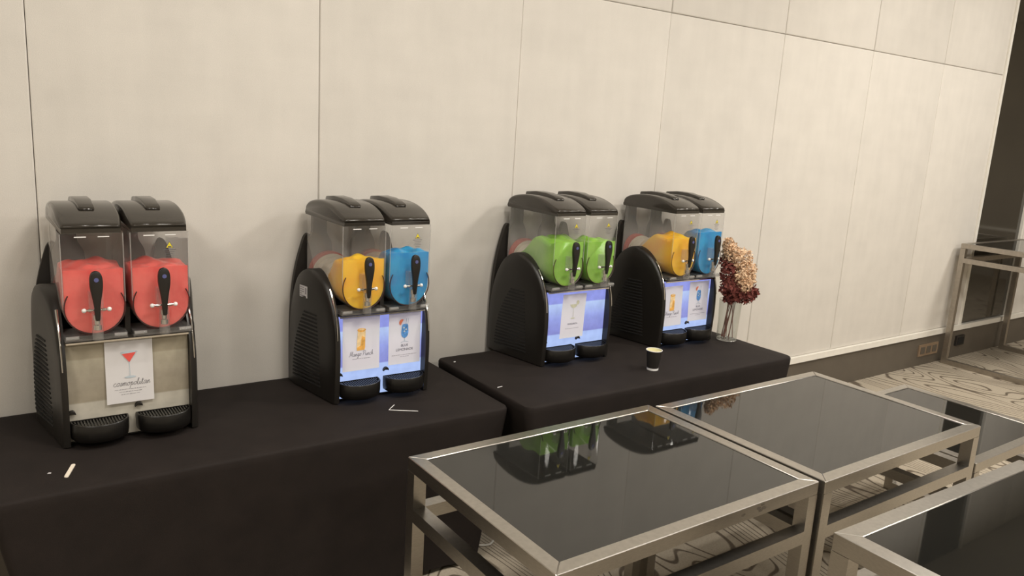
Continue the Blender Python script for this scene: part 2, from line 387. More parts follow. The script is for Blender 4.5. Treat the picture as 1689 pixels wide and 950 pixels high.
# unseen ceiling fittings added around the fill lamps
for i, (lx, ly) in enumerate(FILL_LAMPS):
    t = thing('fill_lamp', 'added unseen round ceiling fill lamp with a warm white diffuser', 'lamp', (lx, ly, CEIL), 0, 'added ceiling fill lamps')
    bm = bmesh.new(); lathe(bm, [(0.47, 0.0), (0.47, -0.02), (0.44, -0.03), (0.43, -0.02), (0.43, 0.0)], 40, cap0=False, cap1=False); finish('lamp_ring', bm, 'white_trim', t, True)
    bm = bmesh.new(); lathe(bm, [(0.43, -0.005), (0.42, -0.012)], 40); finish('diffuser', bm, 'lamp', t, True)

# ------------------------------------------------------------------ buffet tables under stretch cloths
def cloth_table(name, x0, x1, y0, y1, zt, label, rot=0.0):
    cx, cy = (x0+x1)/2, (y0+y1)/2; hx, hy = (x1-x0)/2, (y1-y0)/2
    t = thing(name, label, 'table', (cx, cy, 0), rot, 'cloth covered buffet tables')
    # outline of the top with rounded corners
    r = 0.035; out = []
    def side(p, q, n):
        return [(p[0]+(q[0]-p[0])*k/n, p[1]+(q[1]-p[1])*k/n) for k in range(n)]
    corners = [(hx-r, -hy+r, -PI/2), (hx-r, hy-r, 0), (-hx+r, hy-r, PI/2), (-hx+r, -hy+r, PI)]
    for ci, (ax, ay, a0) in enumerate(corners):
        arc = [(ax+r*math.cos(a0+PI/2*k/5), ay+r*math.sin(a0+PI/2*k/5)) for k in range(6)]
        nx, ny, na = corners[(ci+1) % 4]
        nxt = (nx+r*math.cos(na), ny+r*math.sin(na))
        out += arc[:-1] + side(arc[-1], nxt, 16 if ci % 2 == 1 else 10)
    bm = bmesh.new(); rings = []
    def ring(f):
        rings.append([bm.verts.new(f(p)) for p in out])
    def lump(p): return 0.0016*math.sin(p[0]*23)*math.sin(p[1]*17+1)
    for s in (0.25, 0.6, 0.9):
        ring(lambda p, s=s: (p[0]*s, p[1]*s, zt))
    ring(lambda p: (p[0]*(1-0.010/hx), p[1]*(1-0.010/hy), zt-0.0005))
    ring(lambda p: (p[0]*(1-0.003/hx), p[1]*(1-0.003/hy), zt-0.004))
    ring(lambda p: (p[0], p[1], zt-0.012))
    ring(lambda p: (p[0], p[1], zt-0.035))
    for k in range(1, 11):
        u = k/10
        def f(p, u=u):
            mx = 1-abs(p[0])/hx; my = 1-abs(p[1])/hy
            cornerness = (1-min(1, 2.2*mx))*(1-min(1, 2.2*my)) if True else 0
            onx = abs(abs(p[1])-hy) < abs(abs(p[0])-hx)      # on a long side
            m = (mx if onx else my); m = max(0.0, min(1.0, m))
            arch = 0.03*(1-(1-m)**2.2)    # hem lifts between the feet
            zb = 0.012+arch
            pull = 0.055*math.sin(min(1, m*1.6)*PI/2)*math.sin(u*PI*0.62)
            fold = 0.006*u*math.sin(p[0]*31+p[1]*27)
            z = (zt-0.035)*(1-u)+zb*u
            sx = (hx-pull-fold-0.11*u)/hx; sy = (hy-pull*0.5-fold-0.012*u)/hy
            return (p[0]*sx, p[1]*sy, z)
        ring(f)
    bm.faces.new(rings[0])
    n = len(out)
    for A, B in zip(rings, rings[1:]):
        for k in range(n):
            bm.faces.new((A[k], B[k], B[(k+1)%n], A[(k+1)%n]))
    bmesh.ops.recalc_face_normals(bm, faces=bm.faces[:])
    for v in bm.verts:
        if v.co.z > zt-0.002: v.co.z += lump(v.co)*0.5-0.0008
    finish('stretch_cloth', bm, 'cloth', t, True, 50)
    bbox('table_board', -hx+0.02, hx-0.02, -hy+0.02, hy-0.02, zt-0.032, zt-0.006, 'black_matte', t)
    for sx in (-1, 1):
        for sy in (-1, 1):
            bm = bmesh.new(); tube(bm, [(sx*(hx-0.10), sy*(hy-0.10), zt-0.03), (sx*(hx-0.085), sy*(hy-0.085), 0.0)], 0.014); finish('leg', bm, 'steel_dark', t, True)
    return t
ZL, ZR = 0.697, 0.718
cloth_table('buffet_table', -0.005, 1.83, -0.76, -0.008, ZL, 'long black stretch-cloth buffet table under the pink and the orange-blue dispensers beside the wall')
cloth_table('buffet_table', 1.853, 3.645, -0.855, -0.085, ZR, 'slightly higher black stretch-cloth buffet table carrying the green dispenser, paper cup and flower vase')

# ------------------------------------------------------------------ slush dispensers
WING = [(.385,.004),(.385,.12),(.375,.25),(.345,.37),(.295,.46),(.245,.508),(.195,.528),(.14,.52),(.085,.49),(.035,.44),(-.005,.375),(-.03,.3),(-.038,.2),(-.035,.1),(-.03,.004)]
def catmull(P, n=4):
    out = []
    for i in range(len(P)-1):
        p0 = P[max(0,i-1)]; p1 = P[i]; p2 = P[i+1]; p3 = P[min(len(P)-1,i+2)]
        for k in range(n):
            t = k/n
            out.append(tuple(0.5*((2*b)+(-a+c)*t+(2*a-5*b+4*c-d)*t*t+(-a+3*b-3*c+d)*t**3) for a, b, c, d in zip(p0,p1,p2,p3)))
    out.append(P[-1]); return out
def sstep(a, b, x):
    t = max(0, min(1, (x-a)/(b-a))); return t*t*(3-2*t)
def wing_x(y): return 0.218+0.046*sstep(-0.02, 0.30, y)
def wing_bm(s):
    O = catmull(WING, 3); cy, cz = 0.18, 0.2
    bm = bmesh.new(); rings = []
    def ring(xf, ins):
        R = []
        for y, z in O:
            d = Vector((cy-y, cz-z)); L = d.length
            if L > 1e-6: d = d/L
            yy, zz = y+d.x*ins, z+d.y*ins
            if z < 0.01: zz = z
            R.append(bm.verts.new((s*xf(yy), yy, zz)))
        rings.append(R)
    ring(lambda y: 0.1945, 0.0)
    ring(lambda y: wing_x(y)-0.014, 0.0)
    ring(lambda y: wing_x(y)-0.004, 0.004)
    ring(lambda y: wing_x(y), 0.014)
    ring(lambda y: wing_x(y)+0.004, 0.06)
    ring(lambda y: wing_x(y)+0.006, 0.12)
    n = len(O)
    for A, B in zip(rings, rings[1:]):
        for k in range(n-1): bm.faces.new((A[k], A[k+1], B[k+1], B[k]))
    bm.faces.new(rings[0][::-1]); bm.faces.new(rings[-1])
    # bottom strip
    for A, B in zip(rings, rings[1:]):
        bm.faces.new((A[n-1], A[0], B[0], B[n-1]))
    bmesh.ops.recalc_face_normals(bm, faces=bm.faces[:])
    return bm
TX0, TX1 = 0.009, 0.196      # tank extents, mirrored
TW = (TX1-TX0)/2; TCZ = 0.486
TYF, TYB = -0.045, 0.335
def u_outline(w, ztop, r=None, n=14):
    """U section: straight sides, round bottom; x centred; open at the top"""
    r = r or w
    pts = [(-w, ztop), (-w, TCZ)]
    pts += [(-r*math.cos(PI*k/n), TCZ-r*math.sin(PI*k/n)) for k in range(1, n)]
    return pts + [(w, TCZ), (w, ztop)]

def mesh_tank():
    bm = bmesh.new(); O = u_outline(TW, 0.736)
    ys = [TYF+0.0, TYF+0.003, TYF+0.012, TYB]
    ins = [0.010, 0.003, 0.0, 0.0]
    rings = []
    for y, i in zip(ys, ins):
        k = (TW-i)/TW
        rings.append([bm.verts.new((x*k, y, TCZ+(z-TCZ)*k if z < TCZ else z)) for x, z in O])
    for A, B in zip(rings, rings[1:]):
        for k in range(len(O)-1): bm.faces.new((A[k], A[k+1], B[k+1], B[k]))
    bm.faces.new(rings[0]); bm.faces.new(rings[-1][::-1])
    bmesh.ops.recalc_face_normals(bm, faces=bm.faces[:])
    me = bpy.data.meshes.new('tank'); bm.to_mesh(me); bm.free(); return me
def mesh_lid():
    prof = catmull([(.352,.736),(.358,.752),(.352,.774),(.315,.794),(.24,.808),(.16,.811),(.085,.805),(.02,.789),(-.03,.772),(-.050,.763),(-.0575,.757),(-.058,.752),(-.0565,.742),(-.055,.734)], 3)
    bm = bmesh.new(); W = TW+0.002
    prism(bm, prof, 0, -W, W)
    es = [e for e in bm.edges if all(abs(abs(v.co.x)-W) < 1e-5 for v in e.verts) and min(v.co.z for v in e.verts) > 0.75 and e.verts[0].co.x*e.verts[1].co.x > 0]
    bmesh.ops.bevel(bm, geom=es, offset=0.011, segments=3, affect='EDGES', profile=0.5)
    # front corners and dome
    for v in bm.verts:
        if v.co.y < 0.03:
            k = (0.03-v.co.y)/0.085; v.co.x *= 1-0.09*k*k
            v.co.y += 0.016*(v.co.x/W)**2*k
        if v.co.z > 0.75: v.co.z += 0.006*(1-(v.co.x/W)**2)
    # rim under the lid
    me = bpy.data.meshes.new('lid'); bm.to_mesh(me); bm.free(); return me
def mesh_lid_handle():
    bm = bmesh.new()
    top = [(.30,.818),(.22,.827),(.14,.826),(.08,.817),(.055,.809)]
    bot = [(.045,.80),(.10,.80),(.2,.802),(.30,.80)]
    P = top+bot
    prism(bm, P, 0, -0.03, 0.03)
    for v in bm.verts:
        k = max(0, min(1, (0.14-v.co.y)/0.1)); v.co.x *= 1-0.25*k*k
        if v.co.z > .81: v.co.x *= 0.86
    bev(bm, 0.004, 2, 25)
    me = bpy.data.meshes.new('lid_handle'); bm.to_mesh(me); bm.free(); return me
def mesh_seal():
    bm = bmesh.new(); n = 40; r = TW-0.003; pts = []
    for k in range(n+1):
        a = math.radians(150)+math.radians(240)*k/n
        pts.append((r*math.cos(a), TYF-0.001, TCZ+r*math.sin(a)))
    tube(bm, pts, 0.0021, 6)
    me = bpy.data.meshes.new('seal'); bm.to_mesh(me); bm.free(); return me
def mesh_foot():
    bm = bmesh.new(); box(bm, -TW, TW, TYF-0.006, 0.06, 0.377, 0.395); bev(bm, 0.004, 2)
    me = bpy.data.meshes.new('foot'); bm.to_mesh(me); bm.free(); return me
def mesh_rear_column():
    half = [(-.057,.40),(-.057,.55),(-.056,.59),(-.051,.615),(-.041,.635),(-.033,.652),(-.031,.675),(-.031,.736)]
    P = catmull(half, 3); P = P+[(-x, z) for x, z in P[::-1]]; P = [(x-.035, z) for x, z in P]
    bm = bmesh.new(); prism(bm, P, 1, TYB+0.003, TYB+0.030)
    me = bpy.data.meshes.new('rear_column'); bm.to_mesh(me); bm.free(); return me
def mesh_drum():
    bm = bmesh.new(); lathe(bm, [(0.02, 0.028), (0.058, 0.035), (0.066, 0.06), (0.066, TYB-0.006)], 28, (0, 0, TCZ), 1)
    return bm
def mesh_auger():
    bm = bmesh.new(); N = 120; prev = None
    for k in range(N+1):
        a = 2*PI*3.5*k/N; y = 0.05+(TYB-0.085)*k/N
        A = bm.verts.new((0.066*math.cos(a), y, TCZ+0.066*math.sin(a))); B = bm.verts.new((0.083*math.cos(a), y-0.004, TCZ+0.083*math.sin(a)))
        A2 = bm.verts.new((0.066*math.cos(a), y+0.008, TCZ+0.066*math.sin(a))); B2 = bm.verts.new((0.083*math.cos(a), y+0.002, TCZ+0.083*math.sin(a)))
        if prev:
            a0, b0, a20, b20 = prev
            bm.faces.new((a0, A, B, b0)); bm.faces.new((b0, B, B2, b20)); bm.faces.new((b20, B2, A2, a20))
        prev = (A, B, A2, B2)
    bmesh.ops.recalc_face_normals(bm, faces=bm.faces[:])
    return bm
def mesh_gasket():
    bm = bmesh.new(); lathe(bm, [(0.07, TYB-0.030), (0.0895, TYB-0.028), (0.0895, TYB-0.004), (0.07, TYB-0.002)], 32, (0, 0, TCZ), 1); return bm
def mesh_slush(seed, ztf, ztb, yb, amp):
    rnd = random.Random(seed); w = TW-0.005; ph = [rnd.uniform(0, 6) for _ in range(6)]
    def top(x, y):
        t = (y-TYF)/(TYB-TYF)
        e = 1-(abs(x)/w)**3
        z = ztf+(ztb-ztf)*sstep(0.03, 0.6, t)
        k = sstep(0.0, 0.12, t)
        return z+amp*k*(math.sin(x*38+ph[0])*math.sin(y*31+ph[1])+0.6*math.sin(x*75+y*40+ph[2])+0.4*math.sin(y*90-x*50+ph[3]))*(0.45+0.55*e)-0.008*k*(abs(x)/w)**4
    ny, nx = 26, 16; bm = bmesh.new(); rings = []
    y0 = TYF+0.006
    for j in range(ny+1):
        y = y0+(yb-y0)*j/ny
        f = 1.0
        if yb < 0.3:                       # a loose bank of ice that thins out towards the back
            f = 1-0.75*sstep(0.45, 1.05, j/ny)
        ring = []
        O = u_outline(w, 0.6)
        for x, z in O[1:-1]: ring.append((x, z))
        left = [(-w, TCZ+(top(-w, y)-TCZ)*f*k/6) for k in range(6, 0, -1)]
        right = [(w, TCZ+(top(w, y)-TCZ)*f*k/6) for k in range(1, 7)]
        tops = [(w-2*w*k/nx, TCZ+(top(w-2*w*k/nx, y)-TCZ)*f) for k in range(1, nx)]
        R = left+ring+right+tops
        rings.append([bm.verts.new((x, y, z)) for x, z in R])
    n = len(rings[0])
    for A, B in zip(rings, rings[1:]):
        for k in range(n): bm.faces.new((A[k], A[(k+1)%n], B[(k+1)%n], B[k]))
    bm.faces.new(rings[0]); bm.faces.new(rings[-1][::-1])
    bmesh.ops.recalc_face_normals(bm, faces=bm.faces[:])
    return bm
def mesh_tray():
    bm = bmesh.new(); n = 20; R = 0.091; D = 0.085
    def half(r, d, z): return [(r*math.cos(PI+PI*k/n), -0.004-d*math.sin(PI*k/n)**0.8 if 0 < k < n else -0.004, z) for k in range(n+1)]
    stations = [half(R-0.012, D-0.012, 0.022), half(R-0.002, D-0.002, 0.030), half(R, D, 0.045), half(R, D, 0.084), half(R-0.002, D-0.002, 0.087), half(R-0.006, D-0.006, 0.087), half(R-0.008, D-0.008, 0.079)]
    rings = [[bm.verts.new(p) for p in s] for s in stations]
    for A, B in zip(rings, rings[1:]):
        for k in range(n): bm.faces.new((A[k], A[k+1], B[k+1], B[k]))
        bm.faces.new((A[n], A[0], B[0], B[n]))
    bm.faces.new(rings[0][::-1]); bm.faces.new(rings[-1])
    bmesh.ops.recalc_face_normals(bm, faces=bm.faces[:])
    me = bpy.data.meshes.new('drip_tray'); bm.to_mesh(me); bm.free(); return me
def mesh_tray_grille():
    bm = bmesh.new(); R = 0.080; D = 0.074
    for k in range(-8, 9):
        x = k*0.0095; d = D*math.sqrt(max(0, 1-(x/R)**2))
        if d > 0.012: box(bm, x-0.0022, x+0.0022, -0.004-d, -0.006, 0.078, 0.0845)
    me = bpy.data.meshes.new('tray_grille'); bm.to_mesh(me); bm.free(); return me
def mesh_handle():
    # flat spoon-shaped lever: outline in xz, thickness in y, leaning
    half = [(0.006,.452),(0.0085,.475),(0.0095,.50),(0.0135,.53),(0.0185,.56),(0.0195,.585),(0.017,.603),(0.0105,.614),(0.0,.618)]
    P = catmull(half, 3); P = P+[(-x, z) for x, z in P[::-1][1:]]
    bm = bmesh.new(); prism(bm, P, 1, -0.008, 0.008)
    bev(bm, 0.003, 2, 50)
    for v in bm.verts:
        t = (v.co.z-.452)/.166; v.co.y += -0.088-0.020*t+0.018*t*t
    me = bpy.data.meshes.new('tap_handle'); bm.to_mesh(me); bm.free(); return me
def mesh_tap_body():
    bm = bmesh.new(); box(bm, -0.021, 0.021, -0.074, TYF-0.001, 0.476, 0.545); bev(bm, 0.004, 2)
    me = bpy.data.meshes.new('tap_body'); bm.to_mesh(me); bm.free(); return me
def mesh_nozzle():
    bm = bmesh.new(); lathe(bm, [(0.0165, .385), (0.017, .40), (0.017, .445), (0.0165, .475)], 20, (0, -0.078, 0), cap0=False)
    me = bpy.data.meshes.new('nozzle'); bm.to_mesh(me); bm.free(); return me
def mesh_piston():
    bm = bmesh.new(); lathe(bm, [(0.009, .418), (0.0125, .42), (0.0125, .436), (0.009, .438), (0.009, .452), (0.0125, .454), (0.0125, .47), (0.006, .472)], 16, (0, -0.078, 0))
    me = bpy.data.meshes.new('piston'); bm.to_mesh(me); bm.free(); return me
def mesh_pin():
    bm = bmesh.new(); tube(bm, [(-0.036, -0.078, .486), (0.036, -0.078, .486)], 0.0035, 10)
    for s in (-1, 1): lathe(bm, [(0.0055, s*0.018), (0.0055, s*0.026)], 12, (0, -0.078, .486), 0)
    me = bpy.data.meshes.new('pin'); bm.to_mesh(me); bm.free(); return me
def mesh_knob():
    bm = bmesh.new(); sph(bm, (0, 0, 0), 0.0075, 14)
    me = bpy.data.meshes.new('pin_knob'); bm.to_mesh(me); bm.free(); return me
def mesh_emblem():
    bm = bmesh.new(); lathe(bm, [(0.0072, 0), (0.0072, 0.0012)], 16, (0, -0.1022, .590), 1)
    return bm
def mesh_sticker():
    bm = bmesh.new(); y = TYF-0.0012; cx, cz = 0.030, 0.673
    def tri(sx, sz, yy, mi, dz=0):
        f = bm.faces.new([bm.verts.new(p) for p in ((cx-sx, yy, cz+0.004+dz), (cx+sx, yy, cz+0.004+dz), (cx, yy, cz+0.004+sz))]); f.material_index = mi
    tri(0.0125, 0.024, y, 1); tri(0.0105, 0.0205, y-0.0003, 0, 0.0015)
    box(bm, cx-0.005, cx+0.006, y-0.0009, y-0.0006, cz+0.007, cz+0.0105, 1)
    for k, (w, h, dx) in enumerate([(0.021, 0.0013, 0), (0.015, 0.001, 0.001), (0.013, 0.001, -0.001), (0.016, 0.0008, 0), (0.011, 0.0008, 0.001)]):
        z = cz-0.003-k*0.0065
        box(bm, cx+dx-w, cx+dx+w, y-0.0004, y, z, z+h*1.6, 1)
    me = bpy.data.meshes.new('warning_sticker'); bm.to_mesh(me); bm.free(); return me
def bm_to_mesh(name, bm):
    bm.normal_update(); me = bpy.data.meshes.new(name); bm.to_mesh(me); bm.free(); return me
SH = {}
def shared(name, fn, mats, smooth=True, angle=40):
    if name not in SH:
        me = fn()
        if not isinstance(me, bpy.types.Mesh): me = bm_to_mesh(name, me)
        for k in mats: me.materials.append(MAT[k])
        if smooth:
            for p in me.polygons: p.use_smooth = True
            try: me.set_sharp_from_angle(angle=math.radians(angle))
            except Exception: pass
        SH[name] = me
    return SH[name]
def inst(name, key, fn, mats, parent, loc=(0,0,0), smooth=True, angle=40):
    o = bpy.data.objects.new(name, shared(key, fn, mats, smooth, angle)); C.objects.link(o); o.parent = parent; o.location = loc
    return o

def body_bm():
    bm = bmesh.new(); box(bm, -0.194, 0.194, 0.006, 0.355, 0.004, 0.372); bev(bm, 0.006, 2); return bm
def rail_bm():
    bm = bmesh.new(); box(bm, -0.196, 0.196, -0.022, 0.03, 0.366, 0.377); bev(bm, 0.003, 2); return bm
def rail_line_bm():
    bm = bmesh.new(); box(bm, -0.192, 0.192, -0.0245, -0.0205, 0.3595, 0.3655); bev(bm, 0.0012, 1); return bm
def rear_bm():
    P = catmull([(-.262,.004),(-.262,.2),(-.255,.38),(-.238,.50),(-.215,.59),(-.197,.64),(-.175,.645),(-.16,.60),(-.15,.52)], 3)
    P = P+[(-x, z) for x, z in P[::-1]]
    bm = bmesh.new(); prism(bm, P, 1, 0.357, 0.380); return bm
def panel_bm():
    bm = bmesh.new(); box(bm, -0.193, 0.193, 0.0, 0.004, 0.012, 0.364); return bm
def gap_bm():
    bm = bmesh.new(); box(bm, -0.0085, 0.0085, 0.0, 0.33, 0.378, 0.47); return bm  # black block stands in for the shade in the gap between the tanks
def vent_bm(s):
    bm = bmesh.new(); n = 19
    for k in range(n):
        z = 0.045+k*0.0165
        t = k/(n-1); ya = 0.075+0.035*t; yb = 0.30-0.10*t*t
        yy = [ya+(yb-ya)*i/6 for i in range(7)]
        for y0, y1 in zip(yy, yy[1:]):
            x0 = s*(wing_x(y0)+0.0042); x1 = s*(wing_x(y1)+0.0042)
            v = [bm.verts.new(p) for p in ((x0, y0, z), (x1, y1, z), (x1, y1, z+0.0075), (x0, y0, z+0.0075), (x0+s*0.0045, y0, z+0.001), (x1+s*0.0045, y1, z+0.001), (x1+s*0.0035, y1, z+0.0065), (x0+s*0.0035, y0, z+0.0065))]
            for f in ((0,1,5,4),(4,5,6,7),(7,6,2,3),(0,4,7,3),(1,2,6,5)): bm.faces.new([v[i] for i in f])
    bmesh.ops.recalc_face_normals(bm, faces=bm.faces[:])
    return bm
def clip_bm():
    bm = bmesh.new(); P = [(-.013,-.008),(-.011,.002),(-.005,.009),(.005,.010),(.011,.004),(.014,-.006),(.006,-.003),(-.004,-.002)]
    prism(bm, P, 1, -0.014, 0.0); bev(bm, 0.0015, 1, 40); return bm
def highlight_bm(s):
    # chrome tube drawn as the highlights on the side panel's glossy forward edge
    bm = bmesh.new(); pts = []
    for y, z in catmull([(.055,.463),(.022,.425),(-.006,.375),(-.024,.322),(-.033,.27)], 4):
        pts.append((s*0.207, y-0.004, z+0.002))
    tube(bm, pts, 0.0045, 8, r1=0.002)
    return bm

def edge_bm():
    bm = bmesh.new(); tube(bm, [(0, TYF+0.002, 0.50), (0, TYF+0.002, 0.733)], 0.0016, 6); return bm  # frosted tube puts a highlight line along the tank's front corner
def footend_bm():
    bm = bmesh.new(); tube(bm, [(-0.019, TYF-0.006, 0.389), (0.019, TYF-0.006, 0.389)], 0.0065, 8); return bm
def clip_glint_bm():
    bm = bmesh.new(); box(bm, -0.017, 0.017, TYF-0.003, TYF-0.0005, 0.7215, 0.7245); return bm  # white bar drawn as the highlight line on a clip under the lid
def dispenser(label, loc, slush, panel_key, stickers, barcode=False, rot=0.0):
    t = thing('slush_dispenser', label, 'drink dispenser', loc, rot, 'twin tank slush dispensers')
    inst('body', 'body', body_bm, ['black_matte'], t)
    inst('rear_panel', 'rear', rear_bm, ['black_matte'], t)
    inst('display_panel', 'panel_'+panel_key, panel_bm, [panel_key], t, smooth=False)
    r = inst('front_rail', 'rail', rail_bm, ['black'], t); inst('metal_edge', 'rail_line', rail_line_bm, ['chrome'], r)
    inst('gap_shade', 'gap', gap_bm, ['black_matte'], t, smooth=False)
    for s, nm in ((-1, 'l'), (1, 'r')):
        w = inst('side_panel', 'wing'+nm, lambda s=s: wing_bm(s), ['black'], t, angle=45)
        inst('vent_slats', 'vent'+nm, lambda s=s: vent_bm(s), ['slot'], w, smooth=False)
        inst('highlight_strip', 'wing_highlight'+nm, lambda s=s: highlight_bm(s), ['chrome'], w)
        if barcode and s < 0:
            bm = bmesh.new(); y0, y1, z0, z1 = 0.175, 0.235, 0.405, 0.455
            def P(y, z, o): return (-(wing_x(y)+0.0062+o), y, z)
            def quad(a, b, c, d, o, mi):
                f = bm.faces.new([bm.verts.new(P(*q, o)) for q in ((a, c), (b, c), (b, d), (a, d))]); f.material_index = mi
            quad(y0, y1, z0, z1, 0, 0)
            for k in range(5):
                quad(y1-0.035 if k != 3 else y1-0.02, y1-0.004, z1-0.006-k*0.009, z1-0.010-k*0.009, 0.0004, 1)
            quad(y0+0.006, y0+0.018, z0+0.016, z1-0.008, 0.0004, 1)
            bmesh.ops.recalc_face_normals(bm, faces=bm.faces[:])
            finish('rating_sticker', bm, ['paper', 'ink_soft'], w)['label'] = 'white printed rating sticker'
    for x in (-0.186, 0.022):
        inst('panel_hook', 'clip', clip_bm, ['black'], t, (x, 0, 0.116))
    for s, (col, ztf, ztb, yb, amp), stk in zip((-1, 1), slush, stickers):
        cx = s*(TX0+TX1)/2; L = (cx, 0, 0)
        tk = inst('tank', 'tank', mesh_tank, ['tank'], t, L, angle=30)
        inst('tank_seal', 'seal', mesh_seal, ['seal'], tk); inst('tank_foot', 'foot', mesh_foot, ['tap_clear'], tk)
        for q in (-1, 1):
            inst('edge_highlight', 'edge', edge_bm, ['frosted'], tk, (q*(TW-0.002), 0, 0)); inst('foot_end', 'footend', footend_bm, ['frosted'], tk, (q*(TW-0.022), 0, 0))
            inst('clip_glint', 'clipglint', clip_glint_bm, ['white_plastic'], tk, (q*0.034, 0, 0))
        if stk: inst('warning_sticker', 'sticker', mesh_sticker, ['yellow', 'ink'], tk, smooth=False)['label'] = 'yellow triangle warning sticker'
        ld = inst('lid', 'lid', mesh_lid, ['lid'], t, L, angle=30); inst('lid_handle', 'lidh', mesh_lid_handle, ['lid'], ld)
        inst('rear_column', 'rearcol', mesh_rear_column, ['black_matte'], t, L, angle=50)
        dr = inst('cooling_drum', 'drum', mesh_drum, ['drum'], t, L); inst('auger', 'auger', mesh_auger, ['drum'], dr); inst('gasket', 'gasket', mesh_gasket, ['red'], dr)
        so = finish('slush', mesh_slush(hash((round(loc[0]*100), s)) % 999, ztf, ztb, yb, amp), col, t, True, 80, L)
        so['label'] = col+' frozen slush'
        tp = inst('tap', 'tapb', mesh_tap_body, ['tap_clear'], t, L)
        h = inst('tap_handle', 'tph', mesh_handle, ['black'], tp); 
        inst('nozzle', 'noz', mesh_nozzle, ['tap_clear'], tp); inst('piston', 'pis', mesh_piston, ['chrome'], tp)
        inst('pin', 'pin', mesh_pin, ['chrome'], tp)
        for q in (-1, 1): inst('pin_knob', 'knob', mesh_knob, ['white_plastic'], tp, (q*0.037, -0.078, .486))
        inst('handle_emblem', 'emblem', mesh_emblem, ['emblem'], tp)
        tr = inst('drip_tray', 'tray', mesh_tray, ['tray'], t, (cx, 0, 0), angle=45)
        inst('tray_grille', 'grille', mesh_tray_grille, ['tray'], tr, smooth=False)
    return t
MY = -0.40
CX = [0.44, 1.40, 2.455, 3.25]
D1 = dispenser('twin tank slush dispenser filled with pink slush in both tanks, picture panel unlit', (CX[0], MY, ZL),
    [('pink', .613, .640, .215, .008), ('pink', .613, .630, .215, .006)], 'panel_off', (False, True))
D2 = dispenser('orange and blue slush dispenser with a white sticker on its vented side', (CX[1], MY, ZL),
    [('orange', .600, .605, .11, .007), ('blue', .618, .650, .12, .009)], 'panel_on', (False, True), True)
D3 = dispenser('twin tank slush dispenser filled with green slush, lit panel with one card', (CX[2], MY, ZR),
    [('green', .608, .640, .225, .007), ('green', .605, .625, .17, .007)], 'panel_on', (True, True))
D4 = dispenser('orange and blue slush dispenser standing beside the flower vase', (CX[3], MY, ZR),
    [('orange', .600, .628, .205, .006), ('blue', .630, .655, .13, .006)], 'panel_on', (True, True))

# ------------------------------------------------------------------ drink cards
GL = {  # cursive strokes, x-height 1
 'c': ([[(.7,.8),(.45,1),(.15,.75),(.1,.3),(.4,0),(.9,.25)]], .85),
 'o': ([[(.55,1),(.2,.8),(.1,.35),(.35,0),(.65,.3),(.65,.8),(.5,1),(.95,.85)]], .9),
 's': ([[(0,.1),(.45,1),(.55,.4),(.3,0),(.1,.1)],[(.3,0),(.8,.25)]], .75),
 'm': ([[(0,.2),(.15,.95),(.2,0)],[(.2,.5),(.4,1),(.5,.8),(.52,0)],[(.52,.5),(.75,1),(.88,.8),(.9,.1),(1.2,.25)]], 1.15),
 'n': ([[(0,.2),(.15,.95),(.2,0)],[(.2,.5),(.45,1),(.58,.8),(.6,.1),(.9,.25)]], .85),
 'p': ([[(.1,.4),(.3,1),(.05,-1)],[(.25,.6),(.55,1),(.7,.6),(.5,.05),(.25,.2)],[(.5,.05),(.95,.3)]], .9),
 'l': ([[(0,.2),(.4,1.7),(.35,2),(.2,1.7),(.2,.2),(.4,0),(.7,.25)]], .65),
 'i': ([[(0,.2),(.2,.95),(.2,.15),(.35,0),(.6,.25)],[(.25,1.4),(.3,1.45)]], .55),
 't': ([[(0,.2),(.35,1.8),(.25,.2),(.4,0),(.75,.25)],[(.05,1.25),(.75,1.3)]], .65),
 'a': ([[(.65,.85),(.4,1),(.12,.7),(.1,.25),(.35,0),(.65,.7),(.7,1),(.7,.15),(.85,0),(1.05,.25)]], 1.0),
 'g': ([[(.65,.85),(.4,1),(.12,.7),(.15,.25),(.4,.1),(.65,.7),(.68,1),(.55,-.8),(.3,-1),(.2,-.7),(.95,.3)]], .9),
 'u': ([[(0,.3),(.15,.95),(.15,.2),(.35,0),(.6,.4),(.65,.95),(.65,.15),(.8,0),(1.0,.25)]], .95),
 'h': ([[(0,.2),(.4,1.7),(.35,2),(.2,1.6),(.15,0)],[(.18,.5),(.45,1),(.58,.8),(.6,.1),(.9,.25)]], .9),
 'M': ([[(0,0),(.35,2),(.4,2),(.6,.3),(1.1,2),(1.15,1.9),(1.2,.1),(1.5,.2)],[(0,0),(-.3,.1)]], 1.5),
 'P': ([[(.2,0),(.4,1.9)],[(-.1,1.5),(.4,2.1),(1.1,1.9),(1.0,1.2),(.4,.9)]], 1.15),
 ' ': ([], .6)}
def script_strokes(text):
    x = 0; out = []
    for ch in text:
        st, adv = GL[ch]
        for s in st:
            p = [(q[0]+x+0.15*q[1], q[1]) for q in s]
            out.append(catmull(p, 4) if len(p) > 2 else p)
        x += adv
    return out, x
def ribbon(bm, pts, w, y, mi):
    prev = None
    for i, p in enumerate(pts):
        a = Vector(pts[max(0, i-1)]); b = Vector(pts[min(len(pts)-1, i+1)]); d = (b-a)
        if d.length < 1e-9: continue
        d.normalize(); nrm = Vector((-d.y, d.x))*w/2
        A = bm.verts.new((p[0]+nrm.x, y, p[1]+nrm.y)); B = bm.verts.new((p[0]-nrm.x, y, p[1]-nrm.y))
        if prev: bm.faces.new((prev[0], A, B, prev[1])).material_index = mi
        prev = (A, B)
def poly(bm, pts, y, mi):
    f = bm.faces.new([bm.verts.new((p[0], y, p[1])) for p in pts]); f.material_index = mi
    return f
def ell(cx, cz, rx, rz, n=20, a0=0, a1=2*PI):
    return [(cx+rx*math.cos(a0+(a1-a0)*k/n), cz+rz*math.sin(a0+(a1-a0)*k/n)) for k in range(n if abs(a1-a0-2*PI) < 1e-6 else n+1)]
